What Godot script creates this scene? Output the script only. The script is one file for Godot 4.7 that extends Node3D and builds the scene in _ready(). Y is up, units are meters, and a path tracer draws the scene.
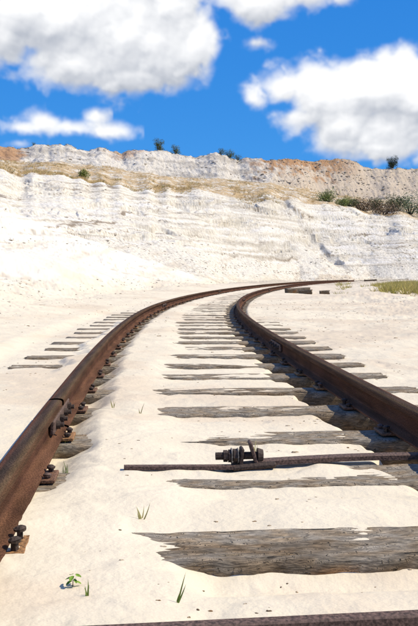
extends Node3D
# An old railway half buried in quarry sand, bending right towards white sand cliffs under a blue sky with cumulus.

const EYE := 0.74                       # camera height over the sleeper tops (y = 0)
const GAUGE := 1.52
const RAIL_U := 0.798                   # rail centre line from the track centre line
const PLATE := 0.014
const RAIL_H := 0.141
const SPACING := 0.692
const TRACK_START := -2.6
const TRACK_END := 82.0
# survey of the quarry: bearing, toe of the sand fan, top of the fan (distance, height), crest of the lower scarp, foot of the upper cliff, plateau edge
const SURVEY := [
	[-100.00, 30.00, 55.00, 2.35, 76.00, 7.17, 140.00, 15.00, 152.00, 18.00],
	[-45.00, 10.00, 41.00, 3.11, 60.00, 8.66, 117.00, 17.00, 128.00, 21.00],
	[-21.48, 9.00, 37.00, 2.96, 60.00, 8.67, 117.00, 17.79, 128.00, 21.90],
	[-15.38, 13.00, 43.00, 2.92, 67.00, 9.33, 124.00, 18.36, 135.00, 22.49],
	[-11.09, 18.00, 47.00, 2.92, 72.00, 9.66, 129.00, 18.73, 140.00, 23.34],
	[-7.79, 24.00, 51.00, 2.87, 76.00, 9.76, 133.00, 18.77, 144.00, 23.83],
	[-4.44, 32.00, 56.00, 2.72, 81.00, 9.88, 137.00, 18.53, 148.00, 24.62],
	[0.00, 45.00, 63.00, 2.39, 87.00, 10.01, 143.00, 18.43, 154.00, 24.65],
	[4.59, 66.00, 77.00, 1.95, 96.00, 10.56, 150.00, 18.25, 161.00, 25.02],
	[8.31, 82.00, 87.00, 1.65, 105.00, 10.04, 157.00, 17.30, 168.00, 25.46],
	[11.96, 88.00, 92.00, 1.80, 111.00, 9.60, 164.00, 16.36, 175.00, 24.84],
	[15.38, 89.00, 93.00, 1.92, 115.00, 8.76, 170.00, 15.41, 181.00, 24.62],
	[22.25, 93.00, 97.00, 2.16, 122.00, 7.87, 179.00, 14.25, 190.00, 23.41],
	[60.00, 98.00, 105.00, 1.94, 128.00, 6.08, 186.00, 11.00, 196.00, 18.00],
	[100.00, 98.00, 105.00, 1.56, 128.00, 4.05, 186.00, 7.00, 196.00, 10.00],
]
const PUFFS := [
	[-13.71, 18.62, 4.41, 2.94], [-10.90, 17.84, 4.41, 3.31], [-8.00, 19.59, 5.88, 5.14], [-6.57, 16.72, 5.88, 3.67], [-3.63, 16.79, 4.56, 3.38], [-1.04, 16.68, 2.35, 1.91],
	[-10.21, 15.11, 3.67, 1.76], [-5.85, 14.38, 4.04, 1.47], [-14.78, 16.29, 2.21, 1.76], [-17.84, 16.69, 4.41, 3.31], [-4.34, 21.92, 4.41, 4.41], [-3.03, 19.03, 2.65, 2.50],
	[3.91, 19.79, 3.53, 1.91], [7.42, 20.19, 2.94, 1.47], [3.62, 18.76, 1.47, 1.18], [9.59, 19.70, 1.03, 0.88], [3.70, 16.65, 0.9, 0.30],
	[3.42, 12.77, 1.18, 1.10], [5.63, 13.49, 1.76, 1.47], [8.20, 13.15, 2.94, 2.21], [11.09, 13.17, 3.67, 2.50], [13.57, 13.40, 3.31, 2.35], [16.01, 12.60, 4.41, 2.6],
	[6.75, 11.38, 2.50, 1.03], [10.03, 10.79, 2.94, 1.62], [13.25, 10.46, 3.67, 1.91], [12.56, 9.09, 3.38, 1.03], [10.05, 9.53, 2.06, 0.88],
	[-13.82, 10.45, 1.9, 0.62], [-11.90, 10.90, 1.6, 0.62], [-10.20, 10.55, 2.1, 0.66], [-7.70, 10.35, 1.7, 0.45], [-8.50, 11.50, 0.8, 0.42], [-13.83, 9.40, 1.3, 0.40],
]

var rng := RandomNumberGenerator.new()
var nz := FastNoiseLite.new()           # fbm, unit frequency
var nr := FastNoiseLite.new()           # ridged
var ns := FastNoiseLite.new()           # single octave
var nc := FastNoiseLite.new()           # cloud fbm
var M := {}
var ts := PackedFloat32Array()          # track samples every 0.05 m: x, z, heading
var tx := PackedFloat32Array()
var tz := PackedFloat32Array()
var th := PackedFloat32Array()
var zlook := PackedFloat32Array()
var names := {}
var puffs := []
var nb := FastNoiseLite.new()           # rounded billows


func _ready() -> void:
	rng.seed = 7
	set_noise(nz, 11, FastNoiseLite.FRACTAL_FBM, 4)
	set_noise(nr, 23, FastNoiseLite.FRACTAL_RIDGED, 3)
	set_noise(ns, 5, FastNoiseLite.FRACTAL_NONE, 1)
	set_noise(nc, 41, FastNoiseLite.FRACTAL_FBM, 6)
	set_noise(nb, 17, FastNoiseLite.FRACTAL_FBM, 3)
	nb.noise_type = FastNoiseLite.TYPE_CELLULAR
	nb.cellular_return_type = FastNoiseLite.RETURN_DISTANCE
	nb.fractal_gain = 0.55
	camera_and_light()
	make_materials()
	lay_track()
	terrain()
	rails()
	sleepers()
	joints()
	tie_rods()
	debris()
	shrubs()
	weeds()
	grass()
	litter()


func set_noise(n: FastNoiseLite, sd: int, kind: int, oct: int) -> void:
	n.seed = sd
	n.noise_type = FastNoiseLite.TYPE_SIMPLEX_SMOOTH
	n.frequency = 1.0
	n.fractal_type = kind
	n.fractal_octaves = oct
	n.fractal_gain = 0.5


# ---------------------------------------------------------------- camera, sky, sun
func camera_and_light() -> void:
	var cam := Camera3D.new()
	cam.name = "camera"
	add_child(cam)
	cam.position = Vector3(0, EYE, 0)
	cam.rotation_degrees = Vector3(-2.94, 0, 0)
	cam.fov = 44.78
	cam.near = 0.05
	cam.far = 3000.0
	cam.current = true

	var env := Environment.new()
	env.background_mode = Environment.BG_SKY
	var sky := Sky.new()
	var pm := PanoramaSkyMaterial.new()
	pm.panorama = ImageTexture.create_from_image(paint_sky())
	sky.sky_material = pm
	env.sky = sky
	env.tonemap_mode = Environment.TONE_MAPPER_LINEAR
	env.tonemap_exposure = 1.05
	env.sdfgi_enabled = true
	env.ssao_enabled = true
	env.ssil_enabled = true
	var we := WorldEnvironment.new()
	we.name = "environment"
	we.environment = env
	add_child(we)

	var sun := DirectionalLight3D.new()
	sun.name = "sun"
	sun.light_energy = 1.6
	sun.light_color = Color(1.0, 0.955, 0.87)
	sun.light_angular_distance = 0.5
	sun.shadow_enabled = true
	add_child(sun)
	var az := deg_to_rad(90.0)
	var el := deg_to_rad(50.0)
	var to_sun := Vector3(sin(az) * cos(el), sin(el), -cos(az) * cos(el))
	sun.basis = Basis.looking_at(-to_sun, Vector3.UP)


func cloud(az: float, el: float) -> float:
	# how thick the cloud is in that direction: below 0 clear, above 0 cloud
	var m := -1.0
	for p in puffs:
		var da: float = (az - p[0]) / p[2]
		if da > 1.7 or da < -1.7:
			continue
		var de: float = (el - p[1]) / p[3]
		var q: float = (1.0 - sqrt(da * da + de * de)) * clampf(0.04 + p[3] * 0.44, 0.2, 1.0)
		if q > m:
			m = q + maxf(0.0, m) * 0.25
		elif q > 0.0:
			m += q * 0.25
	if m < -0.8:
		return -1.0
	var a := deg_to_rad(az)
	var e := deg_to_rad(el)
	var d := Vector3(sin(a) * cos(e), sin(e) * 1.15, -cos(a) * cos(e)) * 11.0
	var n := nc.get_noise_3d(d.x, d.y, d.z)
	var wob := nc.get_noise_3d(d.x * 3.0 + 7.0, d.y * 3.0, d.z * 3.0)
	var b := -nb.get_noise_3d(d.x * 1.7 + wob * 0.35, d.y * 1.7 + wob * 0.35, d.z * 1.7) - 0.25
	return (m * 1.5 if m > 0.0 else m) + n * 0.45 + b * 0.60 + wob * 0.22


func sky_part(az0: float, az1: float, el1: float, w: int, h: int) -> Image:
	# rows run from elevation el1 (top) down to the horizon
	var im := Image.create_empty(w, h, false, Image.FORMAT_RGBAF)
	var den := PackedFloat32Array()
	den.resize(w * h)
	for j in h:
		var el := el1 * (1.0 - (j + 0.5) / h)
		for i in w:
			den[j * w + i] = cloud(lerpf(az0, az1, (i + 0.5) / w), el)
	var per_row := el1 / h
	var s1 := maxi(1, int(0.28 / per_row))
	var s2 := maxi(1, int(0.8 / per_row))
	var s3 := maxi(1, int(2.2 / per_row))
	var side := int(0.2 / ((az1 - az0) / w))
	for j in h:
		var el := el1 * (1.0 - (j + 0.5) / h)
		var t := pow(clampf(el / 90.0, 0.0, 1.0), 0.38)
		var low := exp(-el / 8.0)
		var blue := Vector3(0.048, 0.34, 0.86).lerp(Vector3(0.006, 0.115, 0.56), t)
		blue = blue.lerp(Vector3(0.12, 0.43, 0.90), low * 0.9)
		for i in w:
			var d := den[j * w + i]
			var c := blue
			if d > -0.05:
				var a := smoothstep(-0.04, 0.60, d)
				# white where a billow faces up to the light, grey underneath
				var il := clampi(i - side, 0, w - 1)
				var lit := 0.75 + 0.38 * clampf(d - den[maxi(j - s1, 0) * w + il], -0.5, 0.5)
				lit += 0.30 * clampf(d - den[maxi(j - s2, 0) * w + il], -0.6, 0.6)
				lit += 0.34 * clampf(d - den[maxi(j - s3, 0) * w + i], -0.9, 0.9)
				lit += 0.25 * smoothstep(0.5, 0.0, d)
				var shade := 1.0 - clampf(lit, 0.0, 1.0)
				var col := Vector3(1.0, 1.0, 1.0).lerp(Vector3(0.39, 0.425, 0.495), shade)
				c = blue.lerp(col, a * 0.97)
			im.set_pixel(i, j, Color(c.x, c.y, c.z))
	return im


func paint_sky() -> Image:
	puffs = []
	var r := RandomNumberGenerator.new()
	r.seed = 3
	for p in PUFFS:
		puffs.append(p)
	# the same fair-weather cumulus goes on all round
	for k in 26:
		var ca := r.randf_range(27.0, 333.0)
		var ce := r.randf_range(6.0, 62.0)
		if ca > 180.0:
			ca -= 360.0
		var big := r.randf_range(0.6, 1.5) * lerpf(0.6, 1.3, ce / 60.0)
		for q in 6:
			var wide := 1.0 / cos(deg_to_rad(ce))
			puffs.append([ca + r.randfn(0.0, 4.6) * big * wide, ce + r.randfn(0.0, 1.5) * big, r.randf_range(2.5, 5.0) * big * wide, r.randf_range(1.6, 3.4) * big])
	for k in 5:
		for q in 5:
			puffs.append([r.randfn(0.0, 9.0) + (k - 2) * 16.0, 34.0 + k * 5.0 + r.randfn(0.0, 2.0), r.randf_range(4.0, 7.0), r.randf_range(2.0, 4.0)])
	var whole := sky_part(-180.0, 180.0, 90.0, 640, 160)
	whole.resize(4096, 1024, Image.INTERPOLATE_CUBIC)
	var full := Image.create_empty(4096, 2048, false, Image.FORMAT_RGBAF)
	full.fill(Color(0.45, 0.43, 0.40))
	# a panorama begins at the bearing ahead: its left half runs from there to the back
	full.blit_rect(whole, Rect2i(2048, 0, 2048, 1024), Vector2i(0, 0))
	full.blit_rect(whole, Rect2i(0, 0, 2048, 1024), Vector2i(2048, 0))
	# the part around the view again, at the picture's full sharpness: columns 1768..2328, 300 rows over the horizon
	var az0 := (1768.0 / 4096.0 - 0.5) * 360.0
	var az1 := (2328.0 / 4096.0 - 0.5) * 360.0
	var fine := sky_part(az0, az1, 300.0 * 180.0 / 2048.0, 560, 300)
	full.blit_rect(fine, Rect2i(280, 0, 280, 300), Vector2i(0, 1024 - 300))
	full.blit_rect(fine, Rect2i(0, 0, 280, 300), Vector2i(4096 - 280, 1024 - 300))
	return full


# ---------------------------------------------------------------- materials
func grey_image(n: FastNoiseLite, size: int, lo: float, hi: float, power: float = 1.0) -> Image:
	var src := n.get_seamless_image(size, size)
	src.convert(Image.FORMAT_L8)
	var b := src.get_data()
	for i in b.size():
		b[i] = int(clampf(lerpf(lo, hi, pow(b[i] / 255.0, power)), 0.0, 1.0) * 255.0)
	return Image.create_from_data(size, size, false, Image.FORMAT_L8, b)


func tex(im: Image) -> ImageTexture:
	return ImageTexture.create_from_image(im)


func noise(sd: int, freq: float, oct: int, kind := FastNoiseLite.FRACTAL_FBM) -> FastNoiseLite:
	var n := FastNoiseLite.new()
	set_noise(n, sd, kind, oct)
	n.frequency = freq
	return n


func mat(called: String, col: Color, rough := 0.9) -> StandardMaterial3D:
	var m := StandardMaterial3D.new()
	m.resource_name = called
	m.albedo_color = col.linear_to_srgb()
	m.roughness = rough
	m.metallic_specular = 0.3
	M[called] = m
	return m


func triplanar(m: StandardMaterial3D, scale: float, world := true) -> void:
	m.uv1_triplanar = true
	m.uv1_world_triplanar = world
	m.uv1_scale = Vector3.ONE * scale


func make_materials() -> void:
	var grains := tex(grey_image(noise(3, 0.16, 4), 1024, 0.93, 1.02))
	var sand := mat("sand", Color(1, 1, 1), 0.95)
	sand.vertex_color_use_as_albedo = true
	sand.albedo_texture = grains
	sand.heightmap_enabled = true
	sand.heightmap_texture = tex(grey_image(noise(9, 0.035, 6), 1024, 0.0, 1.0))
	sand.heightmap_scale = 0.22
	triplanar(sand, 0.9)

	var hill := mat("hill_sand", Color(1, 1, 1), 0.95)
	hill.vertex_color_use_as_albedo = true
	hill.albedo_texture = tex(grey_image(noise(13, 0.03, 6), 1024, 0.72, 1.08))
	hill.heightmap_enabled = true
	hill.heightmap_texture = tex(grey_image(noise(19, 0.02, 6), 1024, 0.0, 1.0))
	hill.heightmap_scale = 3.8
	triplanar(hill, 0.11)

	# weathered wood: long grain, cracks and lighter fibres
	var w := 1024
	var h := 256
	var wa := Image.create_empty(w, h, false, Image.FORMAT_RGB8)
	var wh := Image.create_empty(w, h, false, Image.FORMAT_L8)
	for y in h:
		for x in w:
			# a closed loop in x keeps the ends of the tile alike
			var a := TAU * x / w
			var cx := cos(a) * 1.1
			var cy := sin(a) * 1.1
			var g := nz.get_noise_3d(cx * 1.5, cy * 1.5, y * 0.11)
			var f := nz.get_noise_3d(cx * 4.0 + 9.0, cy * 4.0, y * 0.5)
			var k := ns.get_noise_3d(cx * 1.6 + 31.0, cy * 1.6, y * 0.075 + g * 1.2)
			var crack := smoothstep(0.07, 0.0, absf(k)) * smoothstep(-0.1, 0.35, g + f * 0.4)
			var v := clampf(0.68 + g * 0.24 + f * 0.30 - crack * 0.45, 0.08, 1.0)
			var warm := clampf(0.5 + ns.get_noise_3d(cx * 1.3, cy * 1.3 + 5.0, y * 0.03) * 0.9, 0.0, 1.0)
			var c := Color(v, v * lerpf(0.97, 0.915, warm), v * lerpf(0.92, 0.80, warm))
			wa.set_pixel(x, y, c)
			wh.set_pixel(x, y, Color.from_hsv(0, 0, clampf(0.6 + g * 0.25 + f * 0.3 - crack * 0.6, 0, 1)))
	var wat := tex(wa)
	var wht := tex(wh)
	var wood := mat("weathered_wood", Color(0.58, 0.55, 0.50), 0.92)
	wood.albedo_texture = wat
	wood.vertex_color_use_as_albedo = true
	wood.heightmap_enabled = true
	wood.heightmap_texture = wht
	wood.heightmap_scale = 0.7

	var pits := tex(grey_image(noise(29, 0.05, 5), 512, 0.40, 1.25))
	var pit_h := tex(grey_image(noise(31, 0.06, 5), 512, 0.0, 1.0))
	var steel := mat("rusted_steel", Color(1, 1, 1), 0.88)
	steel.vertex_color_use_as_albedo = true
	steel.metallic_specular = 0.2
	steel.albedo_texture = pits
	steel.heightmap_enabled = true
	steel.heightmap_texture = pit_h
	steel.heightmap_scale = 0.22
	triplanar(steel, 5.0)
	for a in [["plate_rust", Color(0.22, 0.115, 0.066)], ["orange_rust", Color(0.38, 0.20, 0.085)], ["dark_iron", Color(0.075, 0.05, 0.038)], ["bar_rust", Color(0.15, 0.095, 0.075)], ["grey_iron", Color(0.22, 0.20, 0.18)]]:
		var m := mat(a[0], a[1], 0.75)
		m.metallic_specular = 0.4
		m.albedo_texture = pits
		m.heightmap_enabled = true
		m.heightmap_texture = pit_h
		m.heightmap_scale = 0.12
		triplanar(m, 3.0)
	var leaf := mat("leaf", Color(1, 1, 1), 0.7)
	leaf.vertex_color_use_as_albedo = true
	leaf.backlight_enabled = true
	leaf.backlight = Color(0.35, 0.4, 0.2)
	leaf.cull_mode = BaseMaterial3D.CULL_DISABLED
	var bark := mat("bark", Color(0.12, 0.09, 0.065), 0.9)
	bark.albedo_texture = pits
	triplanar(bark, 2.0)
	var dry := mat("dry_stalk", Color(1, 1, 1), 0.85)
	dry.vertex_color_use_as_albedo = true
	dry.backlight_enabled = true
	dry.backlight = Color(0.3, 0.28, 0.18)
	dry.cull_mode = BaseMaterial3D.CULL_DISABLED
	var stone := mat("stone", Color(1, 1, 1), 0.95)
	stone.vertex_color_use_as_albedo = true


# ---------------------------------------------------------------- the line of the track
func lay_track() -> void:
	var ks := [-3.0, 0.0, 5.0, 10.0, 15.0, 20.0, 30.0, 45.0, 65.0, 90.0]
	var kh := [-0.118, -0.0984, -0.0612, -0.0143, 0.0555, 0.1021, 0.166, 0.235, 0.32, 0.48]
	var n := int((88.0 + 3.0) / 0.05)
	var raw := PackedFloat32Array()
	for i in n + 1:
		var s := -3.0 + i * 0.05
		var k := 0
		while k < ks.size() - 2 and s > ks[k + 1]:
			k += 1
		raw.append(lerpf(kh[k], kh[k + 1], (s - ks[k]) / (ks[k + 1] - ks[k])))
	for i in n + 1:
		var a := 0.0
		var c := 0
		for j in range(maxi(0, i - 25), mini(n, i + 25) + 1):
			a += raw[j]
			c += 1
		th.append(a / c)
	tx.resize(n + 1)
	tz.resize(n + 1)
	var i0 := 60
	tx[i0] = 0.3082
	tz[i0] = -1.0
	for i in range(i0, n):
		tx[i + 1] = tx[i] + sin(th[i]) * 0.05
		tz[i + 1] = tz[i] - cos(th[i]) * 0.05
	for i in range(i0, 0, -1):
		tx[i - 1] = tx[i] - sin(th[i]) * 0.05
		tz[i - 1] = tz[i] + cos(th[i]) * 0.05
	# along-track distance looked up from depth, every 0.1 m
	var j := 0
	for q in 1000:
		var z := 2.0 - q * 0.1
		while j < n and tz[j] > z:
			j += 1
		zlook.append(-3.0 + j * 0.05)


func at_track(s: float, u: float, y := 0.0) -> Vector3:
	var f := clampf((s + 3.0) / 0.05, 0.0, tx.size() - 1.001)
	var i := int(f)
	var k := f - i
	var a := lerpf(th[i], th[i + 1], k)
	return Vector3(lerpf(tx[i], tx[i + 1], k) + cos(a) * u, y, lerpf(tz[i], tz[i + 1], k) + sin(a) * u)


func heading(s: float) -> float:
	return th[clampi(int((s + 3.0) / 0.05), 0, th.size() - 1)]


func track_coords(x: float, z: float) -> Vector2:
	var s := zlook[clampi(int((2.0 - z) * 10.0), 0, 999)]
	var u := 0.0
	for k in 3:
		var i := clampi(int((s + 3.0) / 0.05), 0, tx.size() - 1)
		var dx := x - tx[i]
		var dz := z - tz[i]
		var si := sin(th[i])
		var co := cos(th[i])
		s = clampf(-3.0 + i * 0.05 + dx * si - dz * co, -3.0, 87.9)
		u = dx * co + dz * si
	return Vector2(s, u)


# ---------------------------------------------------------------- terrain
const EDGE_S := [-3.0, 1.07, 1.66, 2.4, 3.0, 3.8, 4.5, 5.2, 6.0, 7.0, 11.0, 20.0, 40.0, 90.0]
const EDGE_U := [-0.34, -0.31, -0.29, -0.34, -0.28, -0.34, -0.37, -0.28, -0.17, -0.17, -0.28, -0.30, -0.36, -0.4]


func along(s: float, ks: Array, kv: Array) -> float:
	var k := 0
	while k < ks.size() - 2 and s > ks[k + 1]:
		k += 1
	return lerpf(kv[k], kv[k + 1], clampf((s - ks[k]) / (ks[k + 1] - ks[k]), 0.0, 1.0))


func sand_height(x: float, z: float) -> float:
	# drifted sand on and beside the track
	var c := track_coords(x, z)
	var s := c.x
	var u := c.y
	var n1 := nz.get_noise_2d(x * 1.4, z * 1.4)
	var n2 := nz.get_noise_2d(x * 5.0 + 40.0, z * 5.0)
	var y := 0.0
	var dune := nz.get_noise_2d(x * 0.16 + 4.0, z * 0.16) * 0.30
	var far_side := smoothstep(1.6, 5.0, absf(u))
	if u > -0.8 and u <= 0.8:
		var edge := along(s, EDGE_S, EDGE_U) + n1 * 0.10
		y = -0.007 + 0.006 * smoothstep(9.0, 16.0, s) - 0.006 * smoothstep(1.6, 1.0, s)
		y += 0.020 * smoothstep(edge + 0.12, edge - 0.14, u)
		y -= lerpf(-0.008, 0.075, smoothstep(1.3, 2.1, s)) * smoothstep(-0.57, -0.75, u + n1 * 0.06)
		y -= 0.17 * smoothstep(0.52, 0.70, u + n1 * 0.10)
		# the bays between the sleepers sag in front of the next one
		var ph := (s - 1.07) / SPACING
		ph -= floorf(ph)
		var bay := exp(-pow((ph - 0.74) / 0.13, 2.0))
		y -= 0.020 * bay * smoothstep(edge, edge + 0.2, u)
		y += 0.020 * exp(-pow((s - 1.86) / 0.09, 2.0)) * smoothstep(0.5, 0.2, u) * (0.75 + n1 * 1.2)
		if s < 1.07:
			y -= 0.036 * exp(-pow((s - 0.90) / 0.10, 2.0)) * smoothstep(edge - 0.02, edge + 0.12, u)
	elif u > 0.8:
		y = lerpf(-0.18, lerpf(-0.030, 0.008, smoothstep(7.0, 13.0, s)), smoothstep(0.82, 1.00, u))
		y = lerpf(y, lerpf(-0.012, 0.006, smoothstep(7.0, 13.0, s)), smoothstep(1.15, 1.9, u + n1 * 0.2))
		y += n1 * 0.014 + smoothstep(2.0, 6.0, u) * 0.10
		y += dune * far_side
	else:
		var a := -u
		var bare := smoothstep(4.2, 5.2, s) * (1.0 - 0.6 * smoothstep(13.0, 17.0, s))
		y = 0.034 - bare * 0.047 * smoothstep(0.98, 1.12, a + n1 * 0.16) * smoothstep(1.95, 1.62, a)
		y += smoothstep(1.6, 3.5, a) * 0.10 + dune * far_side
		y += 0.02 * smoothstep(4.5, 3.0, s)
	y += n1 * 0.008 + n2 * 0.003
	y += ns.get_noise_2d(x * 2.6, z * 7.0 + n1 * 2.0) * 0.004
	y += (nz.get_noise_2d(x * 2.2 + 9.0, z * 2.2) * 0.03 + n2 * 0.014) * far_side
	return y


var k_az := 1e9
var K := PackedFloat32Array()
var zone := 0
var zt := 0.0


func knots(az: float) -> void:
	if az == k_az:
		return
	k_az = az
	var i := 0
	while i < SURVEY.size() - 2 and az > SURVEY[i + 1][0]:
		i += 1
	var t := clampf((az - SURVEY[i][0]) / (SURVEY[i + 1][0] - SURVEY[i][0]), 0.0, 1.0)
	K.resize(10)
	for q in 10:
		K[q] = lerpf(SURVEY[i][q], SURVEY[i + 1][q], t)
	# uneven edges
	var e := ns.get_noise_1d(az * 0.30)
	var f := ns.get_noise_1d(az * 0.75 + 50.0)
	K[5] += ns.get_noise_1d(az * 0.6 + 90.0) * 0.35
	K[6] += e * 1.2
	K[8] += e * 1.2 + f * 0.3
	K[9] += ns.get_noise_1d(az * 0.35 + 33.0) * 0.7 + ns.get_noise_1d(az * 1.3 + 70.0) * 0.25


func slump(x: float, z: float, r: float) -> float:
	# cone of loose sand below the bay
	if r < 70.0 or r > 104.0:
		return -1.0
	var d := Vector2(x - 9.6, (z + 89.0) * 0.8).length()
	return 5.0 - sqrt(d * d + 0.8) * 0.64 + nz.get_noise_2d(x * 0.3, z * 0.3) * 0.35


func ground_at(x: float, z: float) -> float:
	var r := sqrt(x * x + z * z)
	return ground(rad_to_deg(atan2(x, -z)), r, x, z)


func ground(az: float, r: float, x: float, z: float) -> float:
	knots(az)
	var back := smoothstep(150.0, 95.0, absf(az))
	zone = 0
	zt = 0.0
	var base := 0.0
	if r < 78.0:
		base = sand_height(x, z) * (1.0 - smoothstep(66.0, 78.0, r))
	if r <= K[1]:
		return base + maxf(0.0, slump(x, z, r))
	var h := 0.0
	var n := nz.get_noise_2d(x * 0.12, z * 0.12)
	var broad := ns.get_noise_2d(x * 0.06 + 8.0, z * 0.06)
	var rr := r + broad * 1.0 + ns.get_noise_2d(x * 0.17 + 12.0, z * 0.17) * 0.5
	var fine := nz.get_noise_2d(x * 0.9, z * 0.9)
	if r < K[4] + 6.0:
		# a bay cut back into the lower scarp, its right wall standing edge-on
		var up := clampf((r - K[2]) / (K[4] - K[2]), 0.0, 1.0)
		var wall := lerpf(10.2, 5.6, up) + ns.get_noise_2d(x * 0.5, z * 0.5) * 0.35
		var bay := smoothstep(wall + 0.35, wall - 0.25, az) * smoothstep(-3.5, 3.0, az)
		rr -= bay * 1.1
	if rr < K[2]:
		zone = 1
		zt = (rr - K[1]) / (K[2] - K[1])
		zt = maxf(zt, 0.0)
		h = K[3] * pow(zt, 1.45)
		h += (broad * 0.35 + n * 0.14 + fine * 0.06 + nr.get_noise_2d(x * 0.2, z * 0.06) * 0.10) * smoothstep(0.0, 0.5, zt)
	elif rr < K[4]:
		zone = 2
		zt = (rr - K[2]) / (K[4] - K[2])
		h = lerpf(K[3], K[5], zt * 0.75 + 0.25 * smoothstep(0.0, 1.0, zt))
		# thin ledges that come and go along the face
		var warp := nz.get_noise_2d(x * 0.06, z * 0.06) * 2.0 + x * 0.02 + ns.get_noise_1d(h * 0.45 + 3.0) * 0.9
		var edge := smoothstep(0.0, 0.12, zt) * smoothstep(1.0, 0.9, zt)
		var q := (h + warp) * 1.05
		var fl := floorf(q)
		var st := (fl + smoothstep(0.80, 0.97, q - fl)) / 1.05 - warp
		h = lerpf(h, st, clampf(0.12 + nz.get_noise_2d(x * 0.09 + 63.7, h * 0.5) * 1.9, 0.0, 0.85) * edge)
		var q2 := (h + warp * 1.4) * 3.3
		h = lerpf(h, (floorf(q2) + smoothstep(0.7, 0.95, q2 - floorf(q2))) / 3.3 - warp * 1.4, clampf(0.05 + nz.get_noise_2d(x * 0.15 + 90.0, h * 0.8) * 1.4, 0.0, 0.85) * edge)
		h += broad * 0.2 + n * 0.10 + fine * 0.035 * (1.0 + 2.0 * maxf(0.0, n))
	elif rr < K[6]:
		zone = 3
		zt = (rr - K[4]) / (K[6] - K[4])
		h = lerpf(K[5], K[7], zt) + lerpf(broad * 0.2 + n * 0.10, broad * 0.6 + n * 0.35, zt) + fine * 0.15
	elif rr < K[8]:
		zone = 4
		zt = (rr - K[6]) / (K[8] - K[6])
		h = lerpf(K[7], K[9], pow(zt, 0.85))
		var warp4 := n * 1.6
		var q4 := (h + warp4) * 0.9
		var s4 := (floorf(q4) + smoothstep(0.35, 0.95, q4 - floorf(q4))) / 0.9 - warp4
		h = lerpf(h, s4, clampf(0.45 + nz.get_noise_2d(x * 0.1 + 160.0, h * 0.4) * 1.4, 0.0, 0.9)) + (broad * 0.6 + n * 0.35) * (1.0 - zt) + fine * 0.24 - nr.get_noise_2d(x * 0.16, z * 0.1) * 0.25 * sin(PI * zt)
	else:
		zone = 5
		zt = minf((rr - K[8]) / 40.0, 1.0)
		h = K[9] - zt * 1.5 + fine * 0.15
	var cone := slump(x, z, r)
	if cone > h:
		h = cone
		zone = 1
		zt = 0.8
	return base + h * back


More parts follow.
